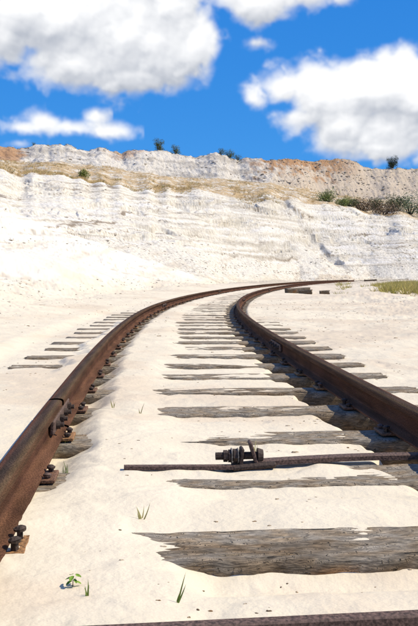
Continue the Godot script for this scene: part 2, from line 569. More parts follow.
func tone(az: float, r: float, x: float, y: float, z: float) -> Color:
	# what the ground is made of here (linear colour)
	var n := nz.get_noise_2d(x * 0.35, z * 0.35)
	var m := nz.get_noise_2d(x * 2.1 + 30.0, z * 2.1)
	var sand := Color(0.715, 0.637, 0.487)
	var pale := Color(0.770, 0.718, 0.605)
	var c := sand
	if zone == 0:
		var tan := smoothstep(0.0, 0.40, n + smoothstep(0.8, 3.0, x) * 0.32 + m * 0.45)
		c = sand.lerp(Color(0.600, 0.495, 0.365), tan * 0.62)
		var far := smoothstep(12.0, 40.0, r + n * 8.0)
		c = c.lerp(Color(0.66, 0.585, 0.475), far * 0.35 * (1.0 if x > 0.0 else 0.4))
	elif zone == 1:
		c = sand.lerp(pale, smoothstep(0.0, 0.5, zt + n * 0.3))
		var stain := smoothstep(0.18, 0.5, nz.get_noise_2d(x * 0.25 + 70.0, y * 1.3 + z * 0.10))
		c = c.lerp(Color(0.58, 0.50, 0.385), stain * 0.5)
		# rills of coarser tan grit running down to the right
		var rill := ns.get_noise_2d(x * 0.55 + y * 1.1 + n * 1.5, (x - y * 2.0) * 0.10 + 31.0)
		var some := smoothstep(0.0, 0.3, nz.get_noise_2d(x * 0.16 + 12.0, z * 0.10 + 44.0) + m * 0.25)
		c = c.lerp(Color(0.47, 0.39, 0.29), smoothstep(0.14, 0.02, absf(rill)) * some * 0.6)
	elif zone == 2:
		var lay := nz.get_noise_2d(y * 0.75 + n * 0.5, x * 0.035)
		var lay2 := nz.get_noise_2d(y * 2.6 + n * 0.6 + 40.0, x * 0.06)
		var wet := smoothstep(10.5, 8.0, az + zt * 4.5 + n) * smoothstep(-2.0, 3.0, az + n * 3.0) * 0.28
		c = pale.lerp(Color(0.52, 0.485, 0.415), clampf(smoothstep(0.0, 0.32, lay + m * 0.2) * 0.50 + wet, 0.0, 0.95))
		c = c.lerp(Color(0.80, 0.765, 0.69), smoothstep(0.05, 0.4, -lay2))
		c = c.lerp(Color(0.44, 0.385, 0.30), smoothstep(0.18, 0.40, lay2 + m * 0.25 + n * 0.2) * 0.65)
		# thin iron stained seams that break off and start again
		var seam := ns.get_noise_2d(y * 1.3 + n * 0.5 + 77.0, x * 0.05 + 12.0)
		var live := smoothstep(0.0, 0.18, nz.get_noise_2d(x * 0.10 + 40.0, y * 0.5) + m * 0.12)
		c = c.lerp(Color(0.27, 0.21, 0.145), smoothstep(0.10, 0.03, absf(seam)) * live * 0.9)
	elif zone == 3:
		c = Color(0.57, 0.425, 0.245).lerp(pale, smoothstep(-0.08, 0.28, n + m * 0.5) * 0.85)
		c = c.lerp(Color(0.36, 0.27, 0.15), smoothstep(0.1, 0.5, m) * 0.6)
	else:
		var l4 := nz.get_noise_2d(y * 0.9 + n * 0.7, x * 0.04 + 15.0)
		c = Color(0.70, 0.655, 0.57).lerp(Color(0.42, 0.385, 0.33), smoothstep(-0.05, 0.3, l4 + m * 0.25) * 0.85)
		var right := smoothstep(2.0, 7.0, az + n * 3.0)
		c = c.lerp(Color(0.60, 0.485, 0.350), right * 0.75)
		var clay := maxf(smoothstep(-13.2, -14.2, az + n * 0.8), smoothstep(2.5, 4.5, az + n) * smoothstep(12.0, 9.0, az + n) * smoothstep(0.42, 0.78, zt + n * 0.7 + m * 0.4))
		clay = maxf(clay, smoothstep(1.6, 0.4, absf(az + 6.2 + n)) * 0.8 * smoothstep(0.45, 0.8, zt + m * 0.3))
		c = c.lerp(Color(0.42, 0.225, 0.10), clay * 0.85)
		if zone == 5:
			c = c.lerp(Color(0.33, 0.26, 0.14), 0.6)
	return c * (1.0 + m * 0.10)


func terrain() -> void:
	var azs := PackedFloat32Array()
	var a := -180.0
	while a < 180.0:
		azs.append(a)
		var d := absf(a + 0.001)
		a += 0.055 if d < 16.6 else (0.12 if d < 22.0 else (1.0 if d < 40.0 else 4.0))
	var rs := PackedFloat32Array([0.15, 0.4, 0.7, 1.0, 1.2])
	var r := 1.25
	while r < 640.0:
		rs.append(r)
		r *= 1.0045 if r < 9.0 else (1.011 if r < 48.0 else (1.0023 if r < 188.0 else 1.08))
	var cut := 0
	while rs[cut] < 50.0:
		cut += 1
	build_land("sand_ground", azs, rs, 0, cut, M.sand)
	build_land("quarry_hillside", azs, rs, cut, rs.size() - 1, M.hill_sand)


func build_land(called: String, azs: PackedFloat32Array, rs: PackedFloat32Array, r0: int, r1: int, m: Material) -> void:
	var w := azs.size()
	var h := r1 - r0 + 1
	var P := PackedVector3Array()
	var C := PackedColorArray()
	P.resize(w * h)
	C.resize(w * h)
	for i in w:
		var si := sin(deg_to_rad(azs[i]))
		var co := cos(deg_to_rad(azs[i]))
		for j in h:
			var r := rs[r0 + j]
			var x := si * r
			var z := -co * r
			var y := ground(azs[i], r, x, z)
			P[j * w + i] = Vector3(x, y, z)
			C[j * w + i] = tone(azs[i], r, x, y, z)
	var N := PackedVector3Array()
	N.resize(w * h)
	for j in h:
		var ja := maxi(j - 1, 0) * w
		var jb := mini(j + 1, h - 1) * w
		for i in w:
			var l := i - 1 if i > 0 else w - 1
			var k := i + 1 if i < w - 1 else 0
			var nn := (P[j * w + k] - P[j * w + l]).cross(P[jb + i] - P[ja + i])
			N[j * w + i] = nn.normalized() * (1.0 if nn.y > 0.0 else -1.0)
	var I := PackedInt32Array()
	I.resize((w * (h - 1)) * 6)
	var q := 0
	for j in h - 1:
		for i in w:
			var k := i + 1 if i < w - 1 else 0
			var v0 := j * w + i
			var v1 := j * w + k
			var v2 := v0 + w
			var v3 := v1 + w
			I[q] = v0
			I[q + 1] = v2
			I[q + 2] = v1
			I[q + 3] = v1
			I[q + 4] = v2
			I[q + 5] = v3
			q += 6
	if r0 == 0:
		for i in range(1, w - 1):
			I.append_array([0, i, i + 1])
	var arr := []
	arr.resize(Mesh.ARRAY_MAX)
	arr[Mesh.ARRAY_VERTEX] = P
	arr[Mesh.ARRAY_NORMAL] = N
	arr[Mesh.ARRAY_COLOR] = C
	arr[Mesh.ARRAY_INDEX] = I
	var am := ArrayMesh.new()
	am.add_surface_from_arrays(Mesh.PRIMITIVE_TRIANGLES, arr)
	var o := MeshInstance3D.new()
	o.name = called
	o.mesh = am
	o.material_override = m
	o.set_meta("kind", "structure")
	add_child(o)


# ---------------------------------------------------------------- building helpers
func numbered(called: String) -> String:
	if not names.has(called):
		names[called] = 0
		return called
	names[called] += 1
	return "%s_%03d" % [called, names[called]]


func thing(called: String, label: String, category: String, at := Vector3.ZERO, turn := 0.0, group := "") -> Node3D:
	var o := Node3D.new()
	o.name = numbered(called)
	add_child(o)
	o.position = at
	o.rotation.y = turn
	tag(o, label, category, group)
	return o


func tag(o: Node3D, label: String, category: String, group := "") -> void:
	o.set_meta("label", label)
	o.set_meta("category", category)
	if group:
		o.set_meta("group", group)


func part(called: String, mesh: Mesh, m: Material, parent: Node, xf := Transform3D()) -> MeshInstance3D:
	var o := MeshInstance3D.new()
	o.name = called
	o.mesh = mesh
	o.material_override = m
	o.transform = xf
	parent.add_child(o, true)
	return o


func quad(st: SurfaceTool, a: Vector3, b: Vector3, c: Vector3, d: Vector3) -> void:
	# clockwise seen from outside
	for p in [a, b, c, a, c, d]:
		st.add_vertex(p)


func start() -> SurfaceTool:
	var st := SurfaceTool.new()
	st.begin(Mesh.PRIMITIVE_TRIANGLES)
	st.set_smooth_group(-1)
	return st


func done(st: SurfaceTool) -> ArrayMesh:
	st.generate_normals()
	return st.commit()


func hull(st: SurfaceTool, pts: Array, mid: Vector3) -> void:
	# one convex polygon face, turned outwards from mid
	var c := Vector3.ZERO
	for p in pts:
		c += p
	c /= pts.size()
	var n: Vector3 = (pts[1] - pts[0]).cross(pts[2] - pts[0])
	var flip := n.dot(c - mid) > 0.0
	for i in range(1, pts.size() - 1):
		st.add_vertex(pts[0])
		st.add_vertex(pts[i + 1] if flip else pts[i])
		st.add_vertex(pts[i] if flip else pts[i + 1])


func add_block(st: SurfaceTool, xf: Transform3D, size: Vector3, b: float) -> void:
	# a box with chamfered edges
	var h := size * 0.5
	var mid := xf.origin
	for ax in 3:
		for sg in [-1.0, 1.0]:
			var f := []
			for q in [[-1, -1], [-1, 1], [1, 1], [1, -1]]:
				var v := Vector3.ZERO
				v[ax] = h[ax] * sg
				v[(ax + 1) % 3] = (h[(ax + 1) % 3] - b) * q[0]
				v[(ax + 2) % 3] = (h[(ax + 2) % 3] - b) * q[1]
				f.append(xf * v)
			hull(st, f, mid)
		for s1 in [-1.0, 1.0]:
			for s2 in [-1.0, 1.0]:
				var a1 := (ax + 1) % 3
				var a2 := (ax + 2) % 3
				var f := []
				for q in [[-1, 0], [1, 0], [1, 1], [-1, 1]]:
					var v := Vector3.ZERO
					v[ax] = (h[ax] - b) * q[0]
					v[a1] = s1 * (h[a1] if q[1] == 0 else h[a1] - b)
					v[a2] = s2 * (h[a2] - b if q[1] == 0 else h[a2])
					f.append(xf * v)
				hull(st, f, mid)
	for sx in [-1.0, 1.0]:
		for sy in [-1.0, 1.0]:
			for sz in [-1.0, 1.0]:
				var sgn := Vector3(sx, sy, sz)
				var f := []
				for ax in 3:
					var v := h - Vector3.ONE * b
					v[ax] = h[ax]
					f.append(xf * (v * sgn))
				hull(st, f, mid)


func block(size: Vector3, b := 0.002) -> ArrayMesh:
	var st := start()
	add_block(st, Transform3D(), size, b)
	return done(st)


func add_tube(st: SurfaceTool, a: Vector3, b: Vector3, ra: float, rb: float, n := 8, cap := true, off := 0.0) -> void:
	var d := (b - a).normalized()
	var s := d.cross(Vector3.UP if absf(d.y) < 0.9 else Vector3.RIGHT).normalized()
	var t := d.cross(s)
	var ca := []
	var cb := []
	for i in n:
		var g := TAU * i / n + off
		var o := s * cos(g) + t * sin(g)
		ca.append(a + o * ra)
		cb.append(b + o * rb)
	var mid := (a + b) * 0.5
	for i in n:
		var k := (i + 1) % n
		hull(st, [ca[i], ca[k], cb[k], cb[i]], mid)
	if cap:
		hull(st, ca, mid)
		hull(st, cb, mid)


func tube(a: Vector3, b: Vector3, ra: float, rb: float, n := 8) -> ArrayMesh:
	var st := start()
	add_tube(st, a, b, ra, rb, n)
	return done(st)


# ---------------------------------------------------------------- rails
func rail_profile() -> PackedVector2Array:
	var half := [Vector2(0.0, 0.0), Vector2(0.056, 0.0), Vector2(0.058, 0.002), Vector2(0.058, 0.008), Vector2(0.055, 0.011), Vector2(0.030, 0.019), Vector2(0.014, 0.026), Vector2(0.0085, 0.038), Vector2(0.0078, 0.070), Vector2(0.0095, 0.092), Vector2(0.016, 0.100), Vector2(0.033, 0.107), Vector2(0.035, 0.110), Vector2(0.0355, 0.127), Vector2(0.034, 0.133), Vector2(0.029, 0.1375), Vector2(0.021, 0.1397), Vector2(0.008, 0.1408)]
	var p := PackedVector2Array()
	for v in half:
		p.append(v)
	for i in range(half.size() - 1, 0, -1):
		p.append(Vector2(-half[i].x, half[i].y))
	return p


func rail(s0: float, s1: float, side: float, drop: float, shift: float) -> ArrayMesh:
	# side: -1 left, 1 right; the inner edge of the head carries the worn stripe
	var prof := rail_profile()
	var n := prof.size()
	var step := 0.08 if s0 < 16.0 else 0.25
	var cnt := maxi(2, int((s1 - s0) / step))
	var P := PackedVector3Array()
	var N := PackedVector3Array()
	var C := PackedColorArray()
	var I := PackedInt32Array()
	for j in cnt + 1:
		var s := lerpf(s0, s1, float(j) / cnt)
		var a := heading(s)
		var right := Vector3(cos(a), 0, sin(a))
		var o := at_track(s, side * RAIL_U + shift, PLATE + 0.0005 - drop)
		for i in n:
			var p := prof[i]
			var q := prof[(i + 1) % n]
			var e := (q - p).normalized()
			var nv := right * e.y + Vector3.UP * -e.x
			for v in [p, q]:
				P.append(o + right * v.x + Vector3.UP * v.y)
				N.append(nv)
				# rust on the sides, dull worn metal on top, ochre scale along the inner corner
				var w := ns.get_noise_2d(s * 1.7, v.x * 60.0 + v.y * 30.0 + side * 9.0) * 0.5 + nz.get_noise_2d(s * 6.0, v.x * 90.0) * 0.5
				var c := Color(0.112, 0.054, 0.034)
				if v.y > 0.107:
					var inner: float = -v.x * side
					if v.y < 0.136:
						c = Color(0.108, 0.058, 0.034) if inner > 0.0 else Color(0.110, 0.054, 0.036)
					elif inner > 0.012:
						c = Color(0.112, 0.072, 0.040)
					elif inner > -0.010:
						c = Color(0.085, 0.056, 0.042)
					else:
						c = Color(0.128, 0.057, 0.036)
				elif v.y < 0.03:
					c = Color(0.150, 0.074, 0.044)
				C.append(c * (1.0 + w * 0.8))
	for j in cnt:
		for i in n:
			var b := (j * n + i) * 2
			var d := b + n * 2
			I.append_array([b, b + 1, d, b + 1, d + 1, d])
	var tri := Geometry2D.triangulate_polygon(prof)
	for e in 2:
		var s := s0 if e == 0 else s1
		var a := heading(s)
		var right := Vector3(cos(a), 0, sin(a))
		var fwd := Vector3(sin(a), 0, -cos(a)) * (-1.0 if e == 0 else 1.0)
		var o := at_track(s, side * RAIL_U + shift, PLATE + 0.0005 - drop)
		var b := P.size()
		for v in prof:
			P.append(o + right * v.x + Vector3.UP * v.y)
			N.append(fwd)
			C.append(Color(0.11, 0.065, 0.045))
		for i in range(0, tri.size(), 3):
			I.append_array([b + tri[i], b + tri[i + 1], b + tri[i + 2]])
	var arr := []
	arr.resize(Mesh.ARRAY_MAX)
	arr[Mesh.ARRAY_VERTEX] = P
	arr[Mesh.ARRAY_NORMAL] = N
	arr[Mesh.ARRAY_COLOR] = C
	arr[Mesh.ARRAY_INDEX] = I
	var am := ArrayMesh.new()
	am.add_surface_from_arrays(Mesh.PRIMITIVE_TRIANGLES, arr)
	return am


const LEFT_JOINTS := [-2.6, 2.62, 15.1, 27.6, 40.1, 52.6, 65.1, 79.0]
const RIGHT_JOINTS := [-2.6, 6.05, 18.5, 31.0, 43.5, 56.0, 68.5, 74.5]


func rails() -> void:
	var lab := {
		-1: ["near left rusty rail running out of the picture, brown head with ochre edge", "left rusty rail of the bend, from the near joint to the second joint", "left rail of the bend past its second joint, thin and brown", "fourth rail of the left line, counting from the bottom", "fifth rail of the left line, far along the bend", "sixth rail of the left line, nearly at the white bank", "last rail of the left line, sinking in sand by the bank"],
		1: ["near right rusty rail with deep shadow under its inner side", "right rusty rail turning the bend, beyond the bolted joint", "third rail of the right line, curving away past the bend", "fourth rail of the right line, thin and brown in the distance", "fifth rail of the right line, far along the curve", "sixth rail of the right line, nearly at the white bank", "last short rail of the right line, ending in sand by the bank"]}
	for side in [-1, 1]:
		var J: Array = LEFT_JOINTS if side < 0 else RIGHT_JOINTS
		for k in J.size() - 1:
			var near: bool = side < 0 and k == 0
			var o := MeshInstance3D.new()
			o.name = numbered("rail")
			o.mesh = rail(J[k] + 0.006, J[k + 1] - (0.010 if near else 0.006), side, 0.004 if near else 0.0, -0.005 if near else 0.0)
			o.material_override = M.rusted_steel
			add_child(o)
			tag(o, lab[side][k], "rail", "rails of the old track")


# ---------------------------------------------------------------- sleepers
func timber(sd: int, length: float, fine: bool) -> ArrayMesh:
	# a weathered beam, its top face at y = 0, long axis x
	var W := 0.245
	var H := 0.155
	var ring := []
	var nt := 35 if fine else 4
	var r := 0.014
	for i in nt:
		ring.append(Vector2(lerpf(-W / 2 + r, W / 2 - r, float(i) / (nt - 1)), 0.0))
	ring.append(Vector2(W / 2 - r * 0.3, -r * 0.3))
	ring.append(Vector2(W / 2, -r))
	ring.append(Vector2(W / 2, -H * 0.35))
	ring.append(Vector2(W / 2, -H * 0.7))
	ring.append(Vector2(W / 2 - 0.012, -H))
	ring.append(Vector2(-W / 2 + 0.012, -H))
	ring.append(Vector2(-W / 2, -H * 0.7))
	ring.append(Vector2(-W / 2, -H * 0.35))
	ring.append(Vector2(-W / 2, -r))
	ring.append(Vector2(-W / 2 + r * 0.3, -r * 0.3))
	var n := ring.size()
	var cnt := 110 if fine else 22
	var P := PackedVector3Array()
	var C := PackedColorArray()
	var U := PackedVector2Array()
	var I := PackedInt32Array()
	for j in cnt + 1:
		var t := float(j) / cnt
		var x := lerpf(-length / 2, length / 2, t)
		var per := 0.0
		for i in n + 1:
			var v: Vector2 = ring[i % n]
			if i > 0:
				per += v.distance_to(ring[(i - 1) % n])
			var grain := nz.get_noise_3d(x * 1.3 + sd * 17.0, v.x * 42.0, v.y * 42.0 + sd)
			var lump := nz.get_noise_3d(x * 3.0 + sd * 5.0, v.x * 6.0, v.y * 6.0)
			var dent := (grain * 0.006 + lump * 0.007) if fine else lump * 0.008
			var out := Vector2(v.x, v.y + H / 2).normalized()
			if fine and v.y > -0.001:
				# long splits that wander along the top
				for g in 5:
					var line := (g - 2) * 0.045 + ns.get_noise_2d(x * 1.1 + sd * 3.0, g * 7.0) * 0.03
					var deep := smoothstep(-0.1, 0.35, ns.get_noise_2d(x * 1.7 + sd * 11.0, g * 5.0 + 3.0))
					dent -= 0.007 * deep * smoothstep(0.007, 0.0, absf(v.x - line))
			var p := Vector2(v.x, v.y) + out * (dent - 0.002)
			# splintered edges
			if absf(v.x) > W / 2 - 0.02:
				p.x -= signf(v.x) * maxf(0.0, nz.get_noise_2d(x * 4.0 + sd * 9.0, signf(v.x) * 30.0 + v.y * 9.0)) * 0.026
			var e := nz.get_noise_2d(v.x * 16.0 + sd * 3.0, v.y * 16.0 + signf(x) * 20.0) * 0.05
			var xx := x + (e * smoothstep(0.44, 0.5, absf(t - 0.5)))
			P.append(Vector3(xx, minf(p.y, 0.004), p.x))
			U.append(Vector2(x * 1.1 + sd * 0.37, per * 2.6 + sd * 0.21))
			# darker creosote stains and a rotten, rust-brown patch in places
			var dark := smoothstep(0.12, 0.42, nz.get_noise_3d(x * 1.6 + sd * 7.0, v.x * 5.0, v.y * 5.0))
			var c := Color(0.94, 0.93, 0.92).lerp(Color(0.52, 0.46, 0.39), dark * 0.8)
			var red := smoothstep(0.22, 0.42, nz.get_noise_3d(x * 2.2 + sd * 2.0, v.x * 9.0 + 60.0, v.y * 14.0)) * smoothstep(-0.03, -0.06, v.y)
			c = c.lerp(Color(0.98, 0.50, 0.16), red * 0.85)
			# sides coloured darker and browner than the top, below a ragged line
			var side_tone := smoothstep(-0.022, -0.034, v.y + nz.get_noise_2d(x * 5.0 + sd, v.x * 4.0) * 0.03)
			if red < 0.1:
				c = c.lerp(Color(0.50, 0.42, 0.33), side_tone * 0.85)
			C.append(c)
	var m := n + 1
	for j in cnt:
		for i in n:
			var a := j * m + i
			var b := a + m
			I.append_array([a, a + 1, b, a + 1, b + 1, b])
	for e in 2:
		var j := 0 if e == 0 else cnt
		var mid := P.size()
		var c := Vector3.ZERO
		for i in n:
			c += P[j * m + i]
		P.append(c / n)
		U.append(Vector2(0.5, 0.1))
		C.append(Color(0.6, 0.54, 0.47))
		var ring0 := P.size()
		for i in n:
			P.append(P[j * m + i])
			U.append(Vector2(0.5 + P[j * m + i].y * 2.0, P[j * m + i].z * 1.5))
			C.append(Color(0.62, 0.56, 0.48))
		for i in n:
			var k := (i + 1) % n
			if e == 0:
				I.append_array([mid, ring0 + k, ring0 + i])
			else:
				I.append_array([mid, ring0 + i, ring0 + k])
	var st := SurfaceTool.new()
	var arr := []
	arr.resize(Mesh.ARRAY_MAX)
	arr[Mesh.ARRAY_VERTEX] = P
	arr[Mesh.ARRAY_COLOR] = C
	arr[Mesh.ARRAY_TEX_UV] = U
	arr[Mesh.ARRAY_INDEX] = I
	var am := ArrayMesh.new()
	am.add_surface_from_arrays(Mesh.PRIMITIVE_TRIANGLES, arr)
	st.create_from(am, 0)
	st.generate_normals()
	return st.commit()


var ordinal := ["first", "second", "third", "fourth", "fifth", "sixth", "seventh", "eighth", "ninth", "tenth", "eleventh", "twelfth", "thirteenth", "fourteenth", "fifteenth", "sixteenth", "seventeenth", "eighteenth", "nineteenth", "twentieth"]


func counted(k: int) -> String:
	var tens: String = ["", "", "twenty", "thirty", "forty", "fifty"][(k + 1) / 10]
	return tens.trim_suffix("y") + "ieth" if (k + 1) % 10 == 0 else tens + " " + ordinal[(k + 1) % 10 - 1]


func spike_mesh(lift: float, wide := 0.016) -> ArrayMesh:
	var st := start()
	add_block(st, Transform3D(Basis(), Vector3(0, lift * 0.5 - 0.03, 0)), Vector3(0.016, lift + 0.06, 0.016), 0.001)
	add_tube(st, Vector3(0, lift, 0), Vector3(0, lift + 0.007, 0), wide * 0.92, wide, 9, true)
	add_tube(st, Vector3(0, lift + 0.007, 0), Vector3(0.001, lift + 0.013, 0), wide, wide * 0.5, 9, true)
	return done(st)


func sleepers() -> void:
	var plate_mesh := block(Vector3(0.20, PLATE, 0.14), 0.003)
	var spikes := [spike_mesh(0.012), spike_mesh(0.022, 0.018), spike_mesh(0.006), spike_mesh(0.018, 0.018)]
	var low := []
	for k in 5:
		low.append(timber(40 + k, 2.80 + 0.04 * (k % 3), false))
	var k := 0
	var s := 1.07
	while s < TRACK_END - 4.0:
		var fine := k < 9
		var lab := ""
		if k == 0:
			lab = "broad grey weathered sleeper nearest the camera, its left end fading into sand"
		elif k == 1:
			lab = "half buried grey sleeper just in front of the bolted iron tie rod"
		elif k == 2:
			lab = "grey brown sleeper just behind the bolted tie rod, rusty plate at its right"
		elif k < 20:
			lab = "%s weathered wooden sleeper counted from the bottom of the photo" % ordinal[k]
		elif k < 50:
			lab = "thin dark sleeper line in the bend, %s from the bottom of the photo" % counted(k)
		else:
			lab = "far sleeper sunk in sand beyond the bend"
		var group := "sleepers under the track" if k < 20 else ("sleepers in the bend" if k < 50 else "far sleepers")
		var off := rng.randf_range(-0.07, -0.02)
		var p := at_track(s + rng.randf_range(-0.02, 0.02), off, 0.0)
		var t := thing("railway_sleeper", lab, "sleeper", p, -heading(s) + rng.randfn(0.0, 0.012), group)
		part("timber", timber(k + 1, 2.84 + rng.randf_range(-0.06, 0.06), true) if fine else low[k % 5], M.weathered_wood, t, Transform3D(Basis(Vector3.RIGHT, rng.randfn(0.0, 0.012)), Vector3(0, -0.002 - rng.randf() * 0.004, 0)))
		if k < 26:
			for side in [-1.0, 1.0]:
				var m: Material = M.plate_rust if rng.randf() < 0.6 else M.orange_rust
				var pl := part("tie_plate", plate_mesh, m, t, Transform3D(Basis(Vector3.UP, rng.randfn(0.0, 0.02)), Vector3(side * RAIL_U - off, PLATE * 0.5, 0)))
				var where := [Vector3(-side * 0.072, 0, 0.046), Vector3(-side * 0.074, 0, -0.043), Vector3(side * 0.072, 0, 0.0)]
				for w in where:
					var sp: Mesh = spikes[1] if (k == 0 and w.x * side < 0) else spikes[[0, 2, 3][rng.randi() % 3]]
					part("spike", sp, M.dark_iron if rng.randf() < 0.75 else M.bar_rust, pl, Transform3D(Basis(Vector3.UP, rng.randf() * TAU), w + Vector3(0, PLATE * 0.5, 0)))
		k += 1
		s += SPACING


# ---------------------------------------------------------------- bolted joints
func joints() -> void:
	var plate := block(Vector3(0.020, 0.062, 0.62), 0.005)
	var bolt := tube(Vector3(-0.062, 0, 0), Vector3(0.062, 0, 0), 0.011, 0.011, 8)
	var st := start()
	add_tube(st, Vector3(0.028, 0, 0), Vector3(0.046, 0, 0), 0.021, 0.021, 6)
	var nut := done(st)
	st = start()
	add_tube(st, Vector3(-0.046, 0, 0), Vector3(-0.030, 0, 0), 0.017, 0.020, 10)
	var head := done(st)
	var spots := []
	for k in [1, 2, 3]:
		spots.append([LEFT_JOINTS[k], -1.0, ["bolted fishplate joint on the near left rail", "second bolted joint of the left rail, by the sand drift", "third bolted joint of the left rail, far in the bend"][k - 1]])
		spots.append([RIGHT_JOINTS[k], 1.0, ["bolted fishplate joint in the shade of the right rail", "second bolted joint of the right rail, past the bend", "third bolted joint of the right rail, far away"][k - 1]])
	for q in spots:
		var s: float = q[0]
		var side: float = q[1]
		var t := thing("rail_joint", q[2], "rail joint", at_track(s, side * RAIL_U, PLATE + 0.062), -heading(s), "bolted rail joints")
		for e in [-1.0, 1.0]:
			part("fishplate", plate, M.bar_rust, t, Transform3D(Basis(Vector3.BACK, -e * 0.04), Vector3(e * 0.019, 0, 0)))
		for i in 4:
			var z: float = [-0.23, -0.085, 0.085, 0.23][i]
			var turn := Basis(Vector3.UP, 0.0 if (i % 2 == 0) == (side < 0) else PI)
			var b := part("bolt", bolt, M.dark_iron, t, Transform3D(turn, Vector3(0, 0, z)))
			part("nut", nut, M.dark_iron, b, Transform3D(Basis(Vector3.RIGHT, rng.randf() * TAU), Vector3.ZERO))
			part("bolt_head", head, M.dark_iron, b)


# ---------------------------------------------------------------- tie rods between the rails
func flat_bar(a: Vector3, b: Vector3, w: float, h: float, bend := 0.0) -> ArrayMesh:
	var st := start()
	var n := 8
	var side := (b - a).cross(Vector3.UP).normalized()
	for i in n:
		var p := a.lerp(b, float(i) / n) + Vector3.UP * sin(PI * i / n) * bend
		var q := a.lerp(b, float(i + 1) / n) + Vector3.UP * sin(PI * (i + 1) / n) * bend
		var c := []
		for e in [p, q]:
			c.append([e + side * w / 2 + Vector3.UP * h * 0.35, e + side * w * 0.35 + Vector3.UP * h / 2, e - side * w * 0.35 + Vector3.UP * h / 2, e - side * w / 2 + Vector3.UP * h * 0.35, e - side * w / 2 - Vector3.UP * h / 2, e + side * w / 2 - Vector3.UP * h / 2])
		for k in 6:
			hull(st, [c[0][k], c[0][(k + 1) % 6], c[1][(k + 1) % 6], c[1][k]], (p + q) / 2)
		if i == 0:
			hull(st, c[0], q)
		if i == n - 1:
			hull(st, c[1], p)
	return done(st)


func tie_rods() -> void:
	# adjustable gauge tie rod: bar from the right rail, bracket with a threaded bolt, thin rod on to the left
	var s := 1.87
	var t := thing("gauge_tie_rod", "rusty iron tie rod lying across the track with a bolted clamp", "tie rod", at_track(s, 0.012, 0.0), -heading(s))
	t.scale = Vector3(1.0, 1.12, 1.12)
	part("flat_bar", flat_bar(Vector3(0.03, 0.020, 0.0), Vector3(0.80, 0.012, -0.075), 0.045, 0.018, 0.006), M.bar_rust, t)
	part("thin_rod", flat_bar(Vector3(0.06, 0.008, 0.015), Vector3(-0.47, 0.020, 0.03), 0.024, 0.014, 0.0), M.bar_rust, t)
	# swollen foot of the clamp
	var st := start()
	add_block(st, Transform3D(Basis(Vector3.BACK, 0.06), Vector3(0.02, 0.012, 0.005)), Vector3(0.17, 0.022, 0.058), 0.008)
	part("clamp_foot", done(st), M.dark_iron, t)
	st = start()
	add_block(st, Transform3D(Basis(Vector3.BACK, 0.34), Vector3(0.020, 0.050, 0.0)), Vector3(0.013, 0.092, 0.050), 0.004)
	part("clamp_plate", done(st), M.bar_rust, t)
	st = start()
	add_block(st, Transform3D(Basis(Vector3.BACK, -0.10), Vector3(-0.027, 0.042, 0.0)), Vector3(0.014, 0.062, 0.050), 0.004)
	part("clamp_plate", done(st), M.dark_iron, t)
	st = start()
	add_tube(st, Vector3(0.035, 0.044, 0), Vector3(0.056, 0.043, 0), 0.026, 0.021, 12)
	part("clamp_head", done(st), M.dark_iron, t)
	st = start()
	var turns := 34
	for i in turns:
		var xa := 0.04 - 0.165 * i / turns
		var xb := 0.04 - 0.165 * (i + 1) / turns
		var xm := (xa + xb) / 2
		add_tube(st, Vector3(xa, 0.044, 0), Vector3(xm, 0.044, 0), 0.0118, 0.0138, 10, false)
		add_tube(st, Vector3(xm, 0.044, 0), Vector3(xb, 0.044, 0), 0.0138, 0.0118, 10, i == turns - 1)
	part("threaded_bolt", done(st), M.dark_iron, t)
	for q in [[-0.049, 0.018, 0.024, 0.1], [-0.069, 0.015, 0.022, 0.5], [-0.087, 0.016, 0.020, 0.3]]:
		st = start()
		add_tube(st, Vector3(q[0] - q[1] / 2, 0.044, 0), Vector3(q[0] + q[1] / 2, 0.044, 0), q[2], q[2], 6, true, q[3])
		part("nut", done(st), M.dark_iron, t)
	for xw in [-0.040, -0.064]:
		st = start()
		add_tube(st, Vector3(xw - 0.002, 0.044, 0), Vector3(xw + 0.002, 0.044, 0), 0.027, 0.027, 14)
		part("washer", done(st), M.grey_iron, t)
	# the second rod at the bottom edge of the picture
	var s2 := 0.575
	var t2 := thing("gauge_tie_rod", "dark reddish iron bar crossing the bottom edge of the photo", "tie rod", at_track(s2, 0.0, 0.0), -heading(s2))
	part("flat_bar", flat_bar(Vector3(-0.62, 0.002, 0.0), Vector3(0.80, 0.004, -0.012), 0.034, 0.022, 0.0), M.bar_rust, t2)


# ---------------------------------------------------------------- broken timber lying about
func on_ground(x: float, z: float, lift := 0.0) -> Vector3:
	return Vector3(x, ground_at(x, z) + lift, z)


func debris() -> void:
	for q in [
		["broken_sleeper", "large dark broken sleeper lump lying beyond the bend", 3.45, -29.6, 0.95, 1.3, 0.3, 0.20],
		["broken_sleeper", "dark sleeper end propped on the large broken lump", 3.68, -29.0, 0.5, 1.0, -0.25, 0.16],
		["broken_sleeper", "small dark wood block on bare sand right of the broken sleeper", 4.45, -29.3, 0.36, 0.9, 0.1, 0.14],
		["loose_plank", "long dark plank on the sand before the white bank at right", 17.2, -70.5, 2.6, 1.0, 0.05, 0.20],
		["loose_plank", "short dark board left of the long plank by the white bank", 15.7, -74.0, 1.2, 0.9, -0.1, 0.20]]:
		var o := part(numbered(q[0]), timber(int(q[2] * 13.0), q[4], false), M.weathered_wood, self, Transform3D(Basis(Vector3.UP, q[6]) * Basis(Vector3.BACK, 0.05), on_ground(q[2], q[3], q[7])))
		o.scale = Vector3(1, 1.0 + (q[5] - 0.9) * 0.8, q[5])
		tag(o, q[1], "wood", "broken wood on the sand")


